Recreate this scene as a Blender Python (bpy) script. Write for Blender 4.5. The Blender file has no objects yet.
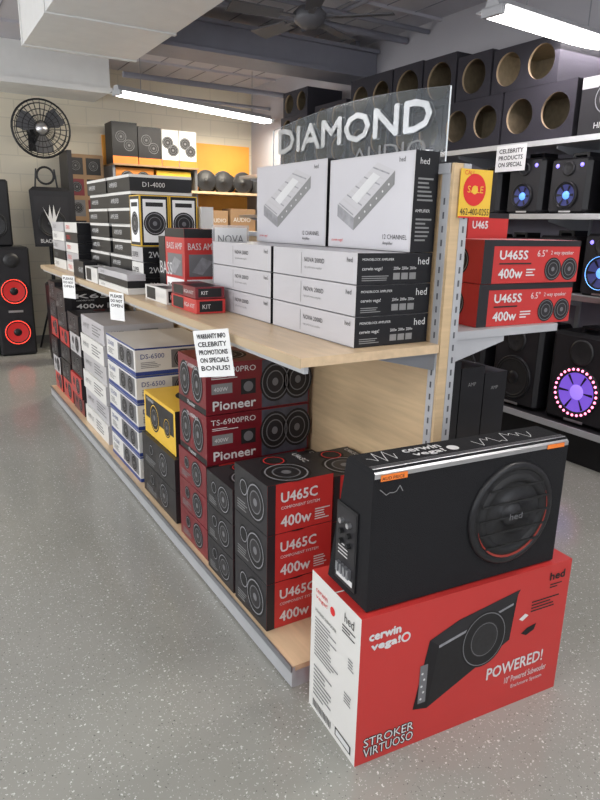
import bpy, math, random
from mathutils import Vector, Matrix
random.seed(4)
S=bpy.context.scene
COL=S.collection
V=Vector
# ------------------------------------------------------------ materials
_m={}
def mat(key,col,rough=.5,metal=0,emit=0,noise=0,nscale=8,bump=0,spec=.5,alpha=1,trans=0,ecol=None,coat=0,stretch=None):
    if key in _m: return _m[key]
    m=bpy.data.materials.new(key); m.use_nodes=True
    nt=m.node_tree; b=nt.nodes['Principled BSDF']
    c=(*col,1)
    b.inputs['Base Color'].default_value=c
    b.inputs['Roughness'].default_value=rough
    b.inputs['Metallic'].default_value=metal
    b.inputs['Specular IOR Level'].default_value=spec
    b.inputs['Coat Weight'].default_value=coat
    if trans: b.inputs['Transmission Weight'].default_value=trans
    if alpha<1: b.inputs['Alpha'].default_value=alpha
    if emit:
        b.inputs['Emission Color'].default_value=(*(ecol or col),1); b.inputs['Emission Strength'].default_value=emit
    if noise or bump:
        tc=nt.nodes.new('ShaderNodeTexCoord'); mp=nt.nodes.new('ShaderNodeMapping')
        nt.links.new(tc.outputs['Object'],mp.inputs[0])
        if stretch: mp.inputs['Scale'].default_value=stretch
        n=nt.nodes.new('ShaderNodeTexNoise'); n.inputs['Scale'].default_value=nscale; n.inputs['Detail'].default_value=5
        nt.links.new(mp.outputs[0],n.inputs['Vector'])
        if noise:
            r=nt.nodes.new('ShaderNodeValToRGB')
            r.color_ramp.elements[0].position=.3; r.color_ramp.elements[1].position=.7
            r.color_ramp.elements[0].color=(*[x*(1-noise) for x in col],1)
            r.color_ramp.elements[1].color=(*[min(1,x*(1+noise)) for x in col],1)
            nt.links.new(n.outputs['Fac'],r.inputs[0]); nt.links.new(r.outputs[0],b.inputs['Base Color'])
        if bump:
            bp=nt.nodes.new('ShaderNodeBump'); bp.inputs['Strength'].default_value=bump; bp.inputs['Distance'].default_value=.01
            nt.links.new(n.outputs['Fac'],bp.inputs['Height']); nt.links.new(bp.outputs[0],b.inputs['Normal'])
    _m[key]=m; return m
WHITE=mat('white_card',(.72,.71,.68),.45,noise=.03,nscale=3)
PAPER=mat('paper',(.85,.85,.84),.7,noise=.02)
GREY=mat('grey_card',(.48,.47,.48),.4,noise=.04,nscale=3)
LGREY=mat('light_grey_card',(.50,.49,.51),.38,noise=.03,nscale=3)
MGREY=mat('mid_grey',(.16,.16,.17),.4,noise=.05)
BLACK=mat('black_card',(.010,.010,.012),.4,noise=.1,spec=.35)
DARK=mat('dark_card',(.022,.021,.024),.4,noise=.1,spec=.35)
RED=mat('red_card',(.53,.036,.033),.35,noise=.04,nscale=3)
DRED=mat('dark_red_card',(.17,.012,.020),.3,noise=.15,nscale=4)
BLUE=mat('blue_card',(.03,.06,.25),.4,noise=.05)
YEL=mat('yellow_card',(.80,.50,.05),.45,noise=.04)
ORG=mat('orange_label',(.9,.22,.03),.5,noise=.03)
BROWN=mat('brown_card',(.32,.20,.11),.7,noise=.08)
TXK=mat('ink_black',(.015,.015,.015),.6,noise=.05)
TXW=mat('ink_white',(.66,.66,.66),.6,noise=.02)
TXG=mat('ink_grey',(.22,.22,.22),.6,noise=.02)
TXR=mat('ink_red',(.65,.02,.02),.6,noise=.02)
SILV=mat('silver',(.6,.6,.62),.3,.9,noise=.05)
CHAL=mat('print_silver',(.26,.26,.28),.35,noise=.25,nscale=30)
LETTER=mat('sign_letter',(.46,.48,.50),.25,.55,noise=.12,nscale=10)
WOOD=mat('maple_laminate',(.60,.44,.26),.4,noise=.09,nscale=5,stretch=(1,1,12))
WOODH=mat('maple_shelf',(.66,.49,.31),.35,noise=.09,nscale=5,stretch=(8,1,8))
STEELW=mat('white_steel',(.48,.49,.51),.35,.2,noise=.04)
STEELG=mat('grey_steel',(.28,.29,.31),.35,.6,noise=.05)
CARPET=mat('black_carpet',(.013,.013,.015),.9,noise=.4,nscale=400,bump=.6,spec=.3)
CARPETG=mat('grey_carpet',(.026,.024,.032),.95,noise=.4,nscale=300,bump=.5)
MDF=mat('mdf',(.20,.16,.10),.8,noise=.15,nscale=30)
PLAS=mat('black_plastic',(.012,.012,.014),.38,noise=.15,nscale=60,spec=.4)
RUB=mat('rubber',(.008,.008,.009),.6,noise=.2,nscale=50)
CONE=mat('cone',(.018,.018,.02),.45,noise=.2,nscale=80)
LEDR=mat('led_red',(1,.05,.03),.4,emit=4,noise=.01)
LEDB=mat('led_blue',(.15,.4,1),.4,emit=3,noise=.01)
LEDP=mat('led_magenta',(1,.22,.40),.4,emit=3.5,noise=.01)
LEDV=mat('led_violet',(.25,.2,1),.4,emit=2,noise=.01)
TUBE=mat('fluorescent_tube',(1,.97,.92),.4,emit=14,noise=.001)
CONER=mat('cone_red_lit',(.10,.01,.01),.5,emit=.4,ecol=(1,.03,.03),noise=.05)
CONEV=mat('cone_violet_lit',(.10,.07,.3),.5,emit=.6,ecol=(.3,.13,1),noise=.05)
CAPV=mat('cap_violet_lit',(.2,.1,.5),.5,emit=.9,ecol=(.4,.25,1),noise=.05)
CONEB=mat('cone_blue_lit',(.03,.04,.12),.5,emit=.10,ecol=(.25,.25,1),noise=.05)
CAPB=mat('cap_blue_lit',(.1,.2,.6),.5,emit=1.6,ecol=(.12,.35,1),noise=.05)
ORGW=mat('orange_panel',(.90,.40,.06),.6,noise=.08,nscale=3)
# ------------------------------------------------------------ text cache
_t={}
def tmesh(s):
    if s in _t: return _t[s]
    cu=bpy.data.curves.new('tmp','FONT'); cu.body=s; cu.size=1; cu.resolution_u=2
    ob=bpy.data.objects.new('tmp',cu); COL.objects.link(ob)
    me=bpy.data.meshes.new_from_object(ob.evaluated_get(bpy.context.evaluated_depsgraph_get()))
    vs=[v.co.copy() for v in me.vertices]; fs=[tuple(p.vertices) for p in me.polygons]
    bpy.data.objects.remove(ob); bpy.data.meshes.remove(me); bpy.data.curves.remove(cu)
    if not vs: vs=[V((0,0,0))]
    x0=min(v.x for v in vs);x1=max(v.x for v in vs);y0=min(v.y for v in vs);y1=max(v.y for v in vs)
    _t[s]=([V((v.x-x0,v.y-y0,0)) for v in vs],fs,max(x1-x0,1e-4),max(y1-y0,1e-4)); return _t[s]
class Fr:
    def __init__(s,O,R,U,w,h):
        s.O=V(O);s.R=V(R).normalized();s.U=V(U).normalized();s.N=s.R.cross(s.U);s.w=w;s.h=h
    def p(s,u,v,d=0): return s.O+s.R*(u*s.w)+s.U*(v*s.h)+s.N*d
class B:
    def __init__(s,name,loc=(0,0,0),rot=0):
        s.n=name;s.v=[];s.f=[];s.mi=[];s.m=[];s.loc=loc;s.rot=rot;s.sm=[]
    def k(s,m):
        if m not in s.m: s.m.append(m)
        return s.m.index(m)
    def face(s,pts,m,sm=False):
        i=len(s.v); s.v+= [V(p) for p in pts]; s.f.append(tuple(range(i,i+len(pts)))); s.mi.append(s.k(m)); s.sm.append(sm)
    def add(s,vs,fs,m,sm=False):
        i=len(s.v); s.v+=[V(p) for p in vs]; k=s.k(m)
        for f in fs: s.f.append(tuple(i+a for a in f)); s.mi.append(k); s.sm.append(sm)
    def hexa(s,P,m,fm=None):
        fm=fm or {}
        F={'B':(0,3,2,1),'T':(4,5,6,7),'E':(0,1,5,4),'R':(1,2,6,5),'K':(2,3,7,6),'L':(3,0,4,7)}
        i=len(s.v); s.v+=[V(p) for p in P]
        for k,f in F.items():
            s.f.append(tuple(i+a for a in f)); s.mi.append(s.k(fm.get(k,m))); s.sm.append(False)
    def box(s,x0,x1,y0,y1,z0,z1,m,fm=None):
        s.hexa([(x0,y0,z0),(x1,y0,z0),(x1,y1,z0),(x0,y1,z0),(x0,y0,z1),(x1,y0,z1),(x1,y1,z1),(x0,y1,z1)],m,fm)
        return dict(L=Fr((x0,y1,z0),(0,-1,0),(0,0,1),y1-y0,z1-z0),E=Fr((x0,y0,z0),(1,0,0),(0,0,1),x1-x0,z1-z0),
                    T=Fr((x0,y0,z1),(1,0,0),(0,1,0),x1-x0,y1-y0),TL=Fr((x0,y1,z1),(0,-1,0),(1,0,0),y1-y0,x1-x0),
                    R=Fr((x1,y0,z0),(0,1,0),(0,0,1),y1-y0,z1-z0))
    def cbox(s,x0,x1,y0,y1,z0,z1,m,b=.01):
        xs=(x0,x1);ys=(y0,y1);zs=(z0,z1);vs=[];idx={}
        for i in (0,1):
            for j in (0,1):
                for k in (0,1):
                    for a in range(3):
                        p=[xs[i],ys[j],zs[k]]
                        for c,(q,ii) in enumerate(zip((xs,ys,zs),(i,j,k))):
                            if c!=a: p[c]=q[ii]+(b if ii==0 else -b)
                        idx[(i,j,k,a)]=len(vs);vs.append(tuple(p))
        fs=[]
        for a in range(3):
            o=[c for c in range(3) if c!=a]
            for sgn in (0,1):
                q=[]
                for (u,w) in ((0,0),(1,0),(1,1),(0,1)):
                    c=[0,0,0];c[a]=sgn;c[o[0]]=u;c[o[1]]=w;q.append(idx[(c[0],c[1],c[2],a)])
                fs.append(tuple(q))
            for u in (0,1):
                for w in (0,1):
                    c0=[0,0,0];c0[o[0]]=u;c0[o[1]]=w;c1=list(c0);c1[a]=1
                    fs.append((idx[(*c0,o[0])],idx[(*c1,o[0])],idx[(*c1,o[1])],idx[(*c0,o[1])]))
        for i in (0,1):
            for j in (0,1):
                for k in (0,1): fs.append(tuple(idx[(i,j,k,a)] for a in range(3)))
        s.add(vs,fs,m)
        return dict(L=Fr((x0,y1,z0),(0,-1,0),(0,0,1),y1-y0,z1-z0),E=Fr((x0,y0,z0),(1,0,0),(0,0,1),x1-x0,z1-z0),T=Fr((x0,y0,z1),(1,0,0),(0,1,0),x1-x0,y1-y0))
    def rect(s,F,u0,v0,u1,v1,m,d=.0008):
        s.face([F.p(u0,v0,d),F.p(u1,v0,d),F.p(u1,v1,d),F.p(u0,v1,d)],m)
    def poly(s,F,pts,m,d=.001): s.face([F.p(u,v,d) for u,v in pts],m)
    def ring(s,F,u,v,r0,r1,m,d=.001,n=28,sq=1):
        c=F.p(u,v,d)
        P=lambda r,a:c+F.R*(r*math.cos(a))+F.U*(r*math.sin(a)*sq)
        if r0<=0: s.face([P(r1,2*math.pi*i/n) for i in range(n)],m); return
        vs=[];fs=[]
        for i in range(n):
            a=2*math.pi*i/n; vs+=[P(r0,a),P(r1,a)]
        for i in range(n):
            j=(i+1)%n; fs.append((2*i,2*i+1,2*j+1,2*j))
        s.add(vs,fs,m)
    def lathe(s,c,ax,prof,m,n=28,sm=True,ref=None):
        ax=V(ax).normalized(); t=V((0,0,1)) if abs(ax.z)<.9 else V((1,0,0))
        a1=ax.cross(t).normalized();a2=ax.cross(a1);c=V(c)
        vs=[];fs=[];k=len(prof)
        for i in range(n):
            a=2*math.pi*i/n
            for (r,d) in prof: vs.append(c+(a1*math.cos(a)+a2*math.sin(a))*r+ax*d)
        for i in range(n):
            j=(i+1)%n
            for q in range(k-1): fs.append((i*k+q,j*k+q,j*k+q+1,i*k+q+1))
        s.add(vs,fs,m,sm)
    def cyl(s,p0,p1,r,m,n=14):
        p0=V(p0);p1=V(p1);L=(p1-p0).length
        s.lathe(p0,p1-p0,[(0.0001,0),(r,0),(r,0),(r,L),(r,L),(0.0001,L)],m,n,False)
    def torus(s,c,ax,R,r,m,n=40,k=8):
        s.lathe(c,ax,[(R+r*math.cos(2*math.pi*i/k),r*math.sin(2*math.pi*i/k)) for i in range(k+1)],m,n)
    def text(s,F,t,u,v,h,m,d=.0015,w=None,anchor='l',shear=0):
        vs,fs,tw,thh=tmesh(t)
        sy=h*F.h/thh; sx=sy if w is None else w*F.w/tw
        off=0 if anchor=='l' else -tw*sx/2
        O=F.p(u,v,d)
        s.add([O+F.R*(q.x*sx+off+shear*q.y*sy)+F.U*(q.y*sy) for q in vs],fs,m)
    def bold(s,F,t,u,v,h,m,d=.0015,w=None,e=.0012):
        for i,(a,c) in enumerate(((0,0),(e,0),(-e,0),(0,e),(0,-e))):
            s.text(F,t,u+a/F.w,v+c/F.h,h,m,d+i*.00004,w)
    def lines(s,F,u0,u1,v0,v1,n,m,d=.0012):
        for i in range(n):
            v=v1-(v1-v0)*(i+.5)/n; hh=(v1-v0)/n*.22
            s.rect(F,u0,v-hh,u0+(u1-u0)*random.uniform(.55,1),v+hh,m,d)
    def woofer(s,F,u,v,r,led=None,cone=None,dots=0,cap=None):
        c=F.p(u,v,0);N=F.N;cone=cone or CONE
        s.lathe(c,N,[(r,0),(r,.012),(r*.97,.018),(r*.9,.018),(r*.88,.01)],PLAS)
        s.torus(c+N*.008,N,r*.83,r*.07,RUB)
        s.lathe(c,N,[(r*.77,.012),(r*.3,.003)],cone)
        s.lathe(c,N,[(r*.3,.004),(r*.25,.012),(r*.15,.018),(.0005,.02)],cap or PLAS)
        if cone in (CONEV,CONEB):
            for i in range(6):
                a=2*math.pi*i/6;e=F.R*math.cos(a)+F.U*math.sin(a);t=F.R*-math.sin(a)+F.U*math.cos(a)
                s.face([c+e*r*.33+t*.004+N*.010,c+e*r*.33-t*.004+N*.010,c+e*r*.74-t*.009+N*.0165,c+e*r*.74+t*.009+N*.0165],PLAS)
        if led and dots:
            for i in range(dots):
                a=2*math.pi*i/dots;q=c+F.R*(r*.9*math.cos(a))+F.U*(r*.9*math.sin(a))+N*.018
                s.lathe(q,N,[(r*.055,0),(r*.04,.006),(.0003,.008)],led,8)
        elif led: s.torus(c+N*.016,N,r*.9,r*.02,led,40,6)
    def done(s):
        me=bpy.data.meshes.new(s.n)
        me.from_pydata([tuple(p) for p in s.v],[],s.f)
        for m in s.m: me.materials.append(m)
        me.polygons.foreach_set('material_index',s.mi); me.polygons.foreach_set('use_smooth',s.sm)
        me.update()
        o=bpy.data.objects.new(s.n,me);COL.objects.link(o);o.location=s.loc;o.rotation_euler=(0,0,s.rot)
        return o
G=.0015
# ------------------------------------------------------------ room shell
XL,XR,YN,YB,ZC=-3.2,4.2,-2.6,8.45,3.25
def floor_mat():
    m=bpy.data.materials.new('speckled_epoxy');m.use_nodes=True;nt=m.node_tree;b=nt.nodes['Principled BSDF'];N=nt.nodes;L=nt.links
    tc=N.new('ShaderNodeTexCoord')
    n1=N.new('ShaderNodeTexNoise');n1.inputs['Scale'].default_value=1.3;n1.inputs['Detail'].default_value=4;L.new(tc.outputs['Object'],n1.inputs['Vector'])
    r1=N.new('ShaderNodeValToRGB');r1.color_ramp.elements[0].color=(.285,.285,.255,1);r1.color_ramp.elements[1].color=(.335,.33,.30,1)
    r1.color_ramp.elements[0].position=.3;r1.color_ramp.elements[1].position=.7;L.new(n1.outputs['Fac'],r1.inputs[0])
    nd=N.new('ShaderNodeTexNoise');nd.inputs['Scale'].default_value=120;L.new(tc.outputs['Object'],nd.inputs['Vector'])
    mx=N.new('ShaderNodeMixRGB');mx.inputs[0].default_value=.014;L.new(tc.outputs['Object'],mx.inputs[1]);L.new(nd.outputs['Color'],mx.inputs[2])
    prev=r1.outputs[0]
    for sc,th_,sel,colr in ((72,.23,.26,(.64,.64,.61,1)),(140,.28,.35,(.50,.50,.47,1)),(105,.2,.3,(.15,.15,.14,1))):
        v=N.new('ShaderNodeTexVoronoi');v.inputs['Scale'].default_value=sc;L.new(mx.outputs[0],v.inputs['Vector'])
        lt=N.new('ShaderNodeMath');lt.operation='LESS_THAN';lt.inputs[1].default_value=th_;L.new(v.outputs['Distance'],lt.inputs[0])
        sp=N.new('ShaderNodeSeparateColor');L.new(v.outputs['Color'],sp.inputs[0])
        l2=N.new('ShaderNodeMath');l2.operation='LESS_THAN';l2.inputs[1].default_value=sel;L.new(sp.outputs[0],l2.inputs[0])
        mu=N.new('ShaderNodeMath');mu.operation='MULTIPLY';L.new(lt.outputs[0],mu.inputs[0]);L.new(l2.outputs[0],mu.inputs[1])
        mm=N.new('ShaderNodeMixRGB');L.new(mu.outputs[0],mm.inputs[0]);L.new(prev,mm.inputs[1]);mm.inputs[2].default_value=colr;prev=mm.outputs[0]
    L.new(prev,b.inputs['Base Color'])
    b.inputs['Roughness'].default_value=.16
    n3=N.new('ShaderNodeTexNoise');n3.inputs['Scale'].default_value=9;n3.inputs['Detail'].default_value=2;L.new(tc.outputs['Object'],n3.inputs['Vector'])
    bp=N.new('ShaderNodeBump');bp.inputs['Strength'].default_value=.10;bp.inputs['Distance'].default_value=.01;L.new(n3.outputs['Fac'],bp.inputs['Height']);L.new(bp.outputs[0],b.inputs['Normal'])
    return m
def brick_mat():
    m=bpy.data.materials.new('painted_block');m.use_nodes=True;nt=m.node_tree;b=nt.nodes['Principled BSDF'];N=nt.nodes;L=nt.links
    tc=N.new('ShaderNodeTexCoord');sp=N.new('ShaderNodeSeparateXYZ');L.new(tc.outputs['Object'],sp.inputs[0])
    cb=N.new('ShaderNodeCombineXYZ');L.new(sp.outputs['X'],cb.inputs['X']);L.new(sp.outputs['Z'],cb.inputs['Y'])
    br=N.new('ShaderNodeTexBrick');L.new(cb.outputs[0],br.inputs['Vector'])
    br.inputs['Color1'].default_value=(.68,.62,.50,1);br.inputs['Color2'].default_value=(.66,.60,.48,1);br.inputs['Mortar'].default_value=(.58,.53,.43,1)
    br.inputs['Scale'].default_value=1;br.inputs['Brick Width'].default_value=.4;br.inputs['Row Height'].default_value=.2;br.inputs['Mortar Size'].default_value=.006
    L.new(br.outputs[0],b.inputs['Base Color']);b.inputs['Roughness'].default_value=.7
    return m
BRICK=brick_mat()
WALLW=mat('wall_paint',(.40,.385,.41),.7,noise=.03,nscale=2)
CEIL=mat('ceiling_paint',(.52,.51,.55),.75,noise=.05,nscale=2)
BEAMG=mat('beam_paint',(.24,.24,.28),.6,noise=.05)
FANG=mat('fan_grey',(.10,.10,.11),.5,noise=.05)
DUCT=mat('duct_paint',(.78,.78,.76),.55,noise=.03)
def simple(name,x0,x1,y0,y1,z0,z1,m):
    b=B(name);b.box(x0,x1,y0,y1,z0,z1,m);return b.done()
simple('floor',XL-.1,XR+.1,YN-.1,YB+.1,-.1,0,floor_mat())
b=B('ceiling');b.box(XL-.1,XR+.1,YN-.1,YB+.1,ZC,ZC+.1,CEIL)
for i in range(14):
    y=-2+i*.75; b.box(XL,XR,y,y+.03,ZC-.025,ZC,CEIL)
for i in range(24):
    x=XL+.2+i*.3; b.box(x,x+.006,YN,YB,ZC-.006,ZC,BEAMG)
b.done()
simple('wall_back',XL-.1,XR+.1,YB,YB+.1,0,ZC,BRICK)
simple('wall_right',XR,XR+.1,YN,YB,0,ZC,WALLW)
def winwall(name,axis,c,a0,a1,wins,zs=(.7,2.7)):
    b=B(name)
    def bx(p0,p1,z0,z1):
        if axis=='X': b.box(c-.1,c,p0,p1,z0,z1,WALLW)
        else: b.box(p0,p1,c-.1,c,z0,z1,WALLW)
    bx(a0,a1,0,zs[0]);bx(a0,a1,zs[1],ZC);p=a0
    for w0,w1 in wins: bx(p,w0,*zs);p=w1
    bx(p,a1,*zs);b.done()
    for i,(w0,w1) in enumerate(wins):
        f=B('window_%d'%(i+1 if axis=='X' else i+4))
        def fb(p0,p1,z0,z1):
            if axis=='X': f.box(c-.08,c-.02,p0,p1,z0,z1,STEELG)
            else: f.box(p0,p1,c-.08,c-.02,z0,z1,STEELG)
        g=.002
        fb(w0+g,w0+.05,zs[0]+g,zs[1]-g);fb(w1-.05,w1-g,zs[0]+g,zs[1]-g);fb(w0+g,w1-g,zs[0]+g,zs[0]+.05);fb(w0+g,w1-g,zs[1]-.05,zs[1]-g);mid=(w0+w1)/2;fb(mid-.02,mid+.02,zs[0]+g,zs[1]-.01)
        f.done()
winwall('wall_left','X',XL,YN,YB,[(-1.2,1.2),(2,4.4),(5.2,7.6)])
winwall('wall_near','Y',YN,XL,XR,[(-2.6,.2),(1,3.6)])  # unseen windows behind the camera, added to let light in
simple('baseboard_back',XL,XR,YB-.015,YB-.001,0,.1,mat('base_trim',(.2,.19,.18),.5,noise=.05))
b=B('ceiling_duct');b.box(.98,1.9,3.2,6.15,2.86,ZC-.002,DUCT)
for y in (4.0,5.1,6.1): b.box(.97,1.91,y,y+.04,2.85,ZC-.003,DUCT)
b.done()
b=B('soffit_duct');b.box(-1.5,2.1,7.7,YB-.002,2.86,ZC-.002,DUCT);b.box(-1.5,2.12,7.68,7.7,2.84,2.9,DUCT);b.done()
b=B('ceiling_beam');b.box(1.95,XR-.01,5.65,5.95,2.93,3.13,BEAMG);b.box(1.95,XR-.01,5.60,6.0,2.9,2.93,BEAMG);b.box(1.95,XR-.01,5.6,6.0,3.13,3.16,BEAMG)
for x in (2.2,3.2,4.0): b.box(x,x+.05,5.75,5.85,3.16,ZC-.002,BEAMG)
b.done()
b=B('conduit_pipe')
for (x,y,r) in ((2.2,4.9,.02),(2.2,5.2,.03)): b.cyl((1.95,y,3.19-r),(XR-.01,y,3.19-r),r,BEAMG,10)
b.cyl((3.3,2.22,3.2),(3.3,5.59,3.2),.02,BEAMG,10);b.cyl((2.16,7.4,3.0),(XR-.01,7.4,3.0),.03,BEAMG,10);b.cyl((2.16,7.9,2.92),(XR-.01,7.9,2.92),.02,BEAMG,10);b.done()
b=B('ceiling_beam');b.box(1.95,XR-.01,2.0,2.2,3.0,ZC-.002,BEAMG);b.done()
# ------------------------------------------------------------ fluorescent fixtures, visible and added off-view
def fixture(p0,p1,z,power=60,col=(1,.96,.9)):
    p0=V((*p0,z));p1=V((*p1,z));d=(p1-p0);L=d.length;ang=math.atan2(d.y,d.x)
    b=B('fluorescent_light',(p0.x,p0.y,z),ang)
    b.hexa([(0,-.05,.03),(L,-.05,.03),(L,.05,.03),(0,.05,.03),(0,-.03,.08),(L,-.03,.08),(L,.03,.08),(0,.03,.08)],STEELW)
    b.hexa([(0,-.11,.02),(L,-.11,.02),(L,-.05,.03),(0,-.05,.03),(0,-.11,.024),(L,-.11,.024),(L,-.05,.034),(0,-.05,.034)],STEELW)
    b.hexa([(0,.05,.03),(L,.05,.03),(L,.11,.02),(0,.11,.02),(0,.05,.034),(L,.05,.034),(L,.11,.024),(0,.11,.024)],STEELW)
    for y in (-.045,.045):
        b.cyl((.03,y,.005),(L-.03,y,.005),.019,TUBE,10)
    for x in (0,L-.03): b.box(x,x+.03,-.07,.07,-.012,.035,STEELW)
    for x in (.3,L-.3): b.cyl((x,0,.08),(x,0,ZC-z-.001),.004,STEELG,6)
    b.done()
    l=bpy.data.lights.new('tube_light','AREA');l.shape='RECTANGLE';l.size=L;l.size_y=.2;l.energy=power;l.color=col
    o=bpy.data.objects.new('tube_light',l);COL.objects.link(o);m=(p0+p1)/2;o.location=(m.x,m.y,z-.05);o.rotation_euler=(0,0,ang)
fixture((1.95,6.95),(4.05,7.65),2.72,60,(1,.90,.72))
fixture((2.9,2.88),(4.12,2.98),2.64,14,(1,.90,1))
for (x,y) in ((-1.6,0),(-1.6,3),(-1.6,6),(.1,-1.2),(1.9,-1.2),(2.2,1.0)):  # unseen fixtures added off-view to brighten the room
    fixture((x,y),(x,y+1.2) if x!=2.2 else (x+1.2,y),2.95,20,(1,.955,.905))
def ceiling_fan(cx,cy,zt,r):
    b=B('ceiling_fan',(cx,cy,0))
    b.cyl((0,0,ZC-.001),(0,0,zt),.015,FANG,10)
    b.lathe((0,0,ZC-.08),(0,0,1),[(.03,0),(.07,.03),(.07,.075)],FANG)
    b.lathe((0,0,zt-.1),(0,0,1),[(.001,-.02),(.06,-.02),(.11,.02),(.12,.07),(.08,.11),(.02,.13)],FANG)
    for i in range(5):
        a=2*math.pi*i/5+.5;c=math.cos(a);s=math.sin(a)
        def P(rr,w,z): return (rr*c-w*s,rr*s+w*c,zt-.06+z)
        b.hexa([P(.1,-.02,0),P(.24,-.03,0),P(.24,.03,0),P(.1,.02,0),P(.1,-.02,.008),P(.24,-.03,.008),P(.24,.03,.008),P(.1,.02,.008)],FANG)
        b.hexa([P(.22,-.055,-.01),P(r,-.075,-.014),P(r,.075,.014),P(.22,.055,.01),P(.22,-.055,-.002),P(r,-.075,-.006),P(r,.075,.022),P(.22,.055,.018)],FANG)
    b.done()
ceiling_fan(2.65,4.4,2.98,.6)
def cage_fan(cx,cy,cz,r):
    b=B('cage_fan',(cx,cy,cz));ax=V((-.12,-1,-.05)).normalized()
    t=V((0,0,1));a1=ax.cross(t).normalized();a2=a1.cross(ax)
    for k,(rr,dd) in enumerate([(1,0),(.97,.05),(.85,.08),(.65,.1),(.45,.11),(.25,.115)]):
        b.torus(ax*(dd*.8),ax,r*rr,.005 if k else .011,PLAS,36,5)
    for rr,dd in ((.9,-.07),(.5,-.1)): b.torus(ax*dd,ax,r*rr,.005,PLAS,36,5)
    for i in range(28):
        a=2*math.pi*i/28;e=a1*math.cos(a)+a2*math.sin(a)
        b.cyl(e*r*.98+ax*0.0,e*r*.65+ax*.08,.003,PLAS,5);b.cyl(e*r*.65+ax*.08,e*.05+ax*.09,.003,PLAS,5)
        b.cyl(e*r*.98,e*.06-ax*.1,.003,PLAS,5)
    b.lathe(ax*.085,ax,[(.06,0),(.06,.01),(.001,.015)],SILV)
    b.lathe(-ax*.22,ax,[(.001,0),(.07,0),(.08,.1),(.05,.18),(.02,.2)],PLAS)
    for i in range(3):
        a=2*math.pi*i/3+.4;vs=[]
        for rr,w in ((.05,.25),(.3,.5),(.6,.55),(.88,.35)):
            for sg in (-1,1):
                aa=a+sg*w;e=a1*math.cos(aa)+a2*math.sin(aa);vs.append(e*r*rr+ax*(.03*sg))
        b.add(vs,[(0,1,3,2),(2,3,5,4),(4,5,7,6)],FANG,True)
    b.cyl(-ax*.15,(0,YB-cy-.012,-.1),.02,PLAS);b.box(-.08,.08,YB-cy-.02,YB-cy-.002,-.2,.05,PLAS)
    b.done()
cage_fan(1.40,8.02,2.46,.30)
# ------------------------------------------------------------ gondola
GX0,GS0,GS1,GX1=.92,1.455,1.51,2.10
GY0,GY1=1.55,5.8
DZ=.09;SZ=1.13;YH=2.73;ZL=1.44
SLOT=mat('slot_grey',(.10,.10,.11),.6,noise=.05)
b=B('display_shelf_unit')
b.box(GX0+.012,GX1-.012,GY0+.01,GY1-.01,0.0,DZ-.02,STEELW)
b.box(GX0,GX0+.012,GY0,GY1,.012,DZ-.004,STEELW);b.box(GX1-.012,GX1,GY0,GY1,.012,DZ-.004,STEELW)
b.box(GX0+.002,GX1-.002,GY0+.002,GY1-.002,DZ-.02,DZ,WOODH)
b.box(GX0-.004,GX0+.002,GY0,GY1,DZ-.02,DZ+.002,STEELG)
b.box(GS0+.005,GS1-.005,GY0+.03,GY1,DZ,ZL,WOOD);b.box(GS0+.005,GS1-.005,GY0+.03,YH,ZL,1.66,WOOD)
yy=GY0
while yy<GY1+.01:
    y=min(yy,GY1-.035);zt_=1.69 if y<2.7 else ZL+.01
    b.box(GS0-.006,GS1+.006,y,y+.035,DZ,zt_,STEELW)
    for k in range(int((zt_-.18)/.042)): b.box(GS0-.0075,GS0-.006,y+.014,y+.020,.14+k*.042,.160+k*.042,SLOT)
    yy+=.85
b.box(GS0-.003,GS1-.02,GY0-.012,GY0,DZ,1.69,WOOD)
b.box(GS1-.02,GS1+.012,GY0-.014,GY0,DZ,1.69,STEELW)
for k in range(36): b.box(GS1-.007,GS1-.001,GY0-.0155,GY0-.014,.14+k*.042,.160+k*.042,SLOT)
b.box(GS0-.01,GS1+.01,GY0,YH+.01,1.66,1.69,STEELW);b.box(GS0-.01,GS1+.01,YH+.01,GY1,ZL,ZL+.02,STEELW)
b.box(GX0+.004,GS0-.006,GY0-.01,GY1,SZ-.028,SZ,WOODH);b.box(GX0,GX0+.004,GY0-.01,GY1,SZ-.03,SZ-.002,mat('edge_band',(.50,.38,.24),.4,noise=.05))
b.box(GX0+.02,GX0+.035,GY0,GY1,SZ-.05,SZ-.028,STEELW)
b.box(GS1+.006,GX1-.02,GY0+.03,GY1,SZ-.0,SZ+.028,STEELW);b.box(GS1+.006,GX1-.02,GY0+.03,GY1,.6,.625,WOODH)
yy=GY0
while yy<GY1:
    y=yy+.008
    b.hexa([(GX0+.30,y,SZ-.035),(GS0-.006,y,SZ-.09),(GS0-.006,y+.006,SZ-.09),(GX0+.30,y+.006,SZ-.035),(GX0+.30,y,SZ-.028),(GS0-.006,y,SZ-.028),(GS0-.006,y+.006,SZ-.028),(GX0+.30,y+.006,SZ-.028)],STEELG)
    b.hexa([(GS1+.006,yy+.035,SZ-.09),(GX1-.3,yy+.035,SZ-.02),(GX1-.3,yy+.041,SZ-.02),(GS1+.006,yy+.041,SZ-.09),(GS1+.006,yy+.035,SZ),(GX1-.3,yy+.035,SZ),(GX1-.3,yy+.041,SZ),(GS1+.006,yy+.041,SZ)],STEELW)
    yy+=.85
b.done()
SR=SZ+.028
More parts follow.
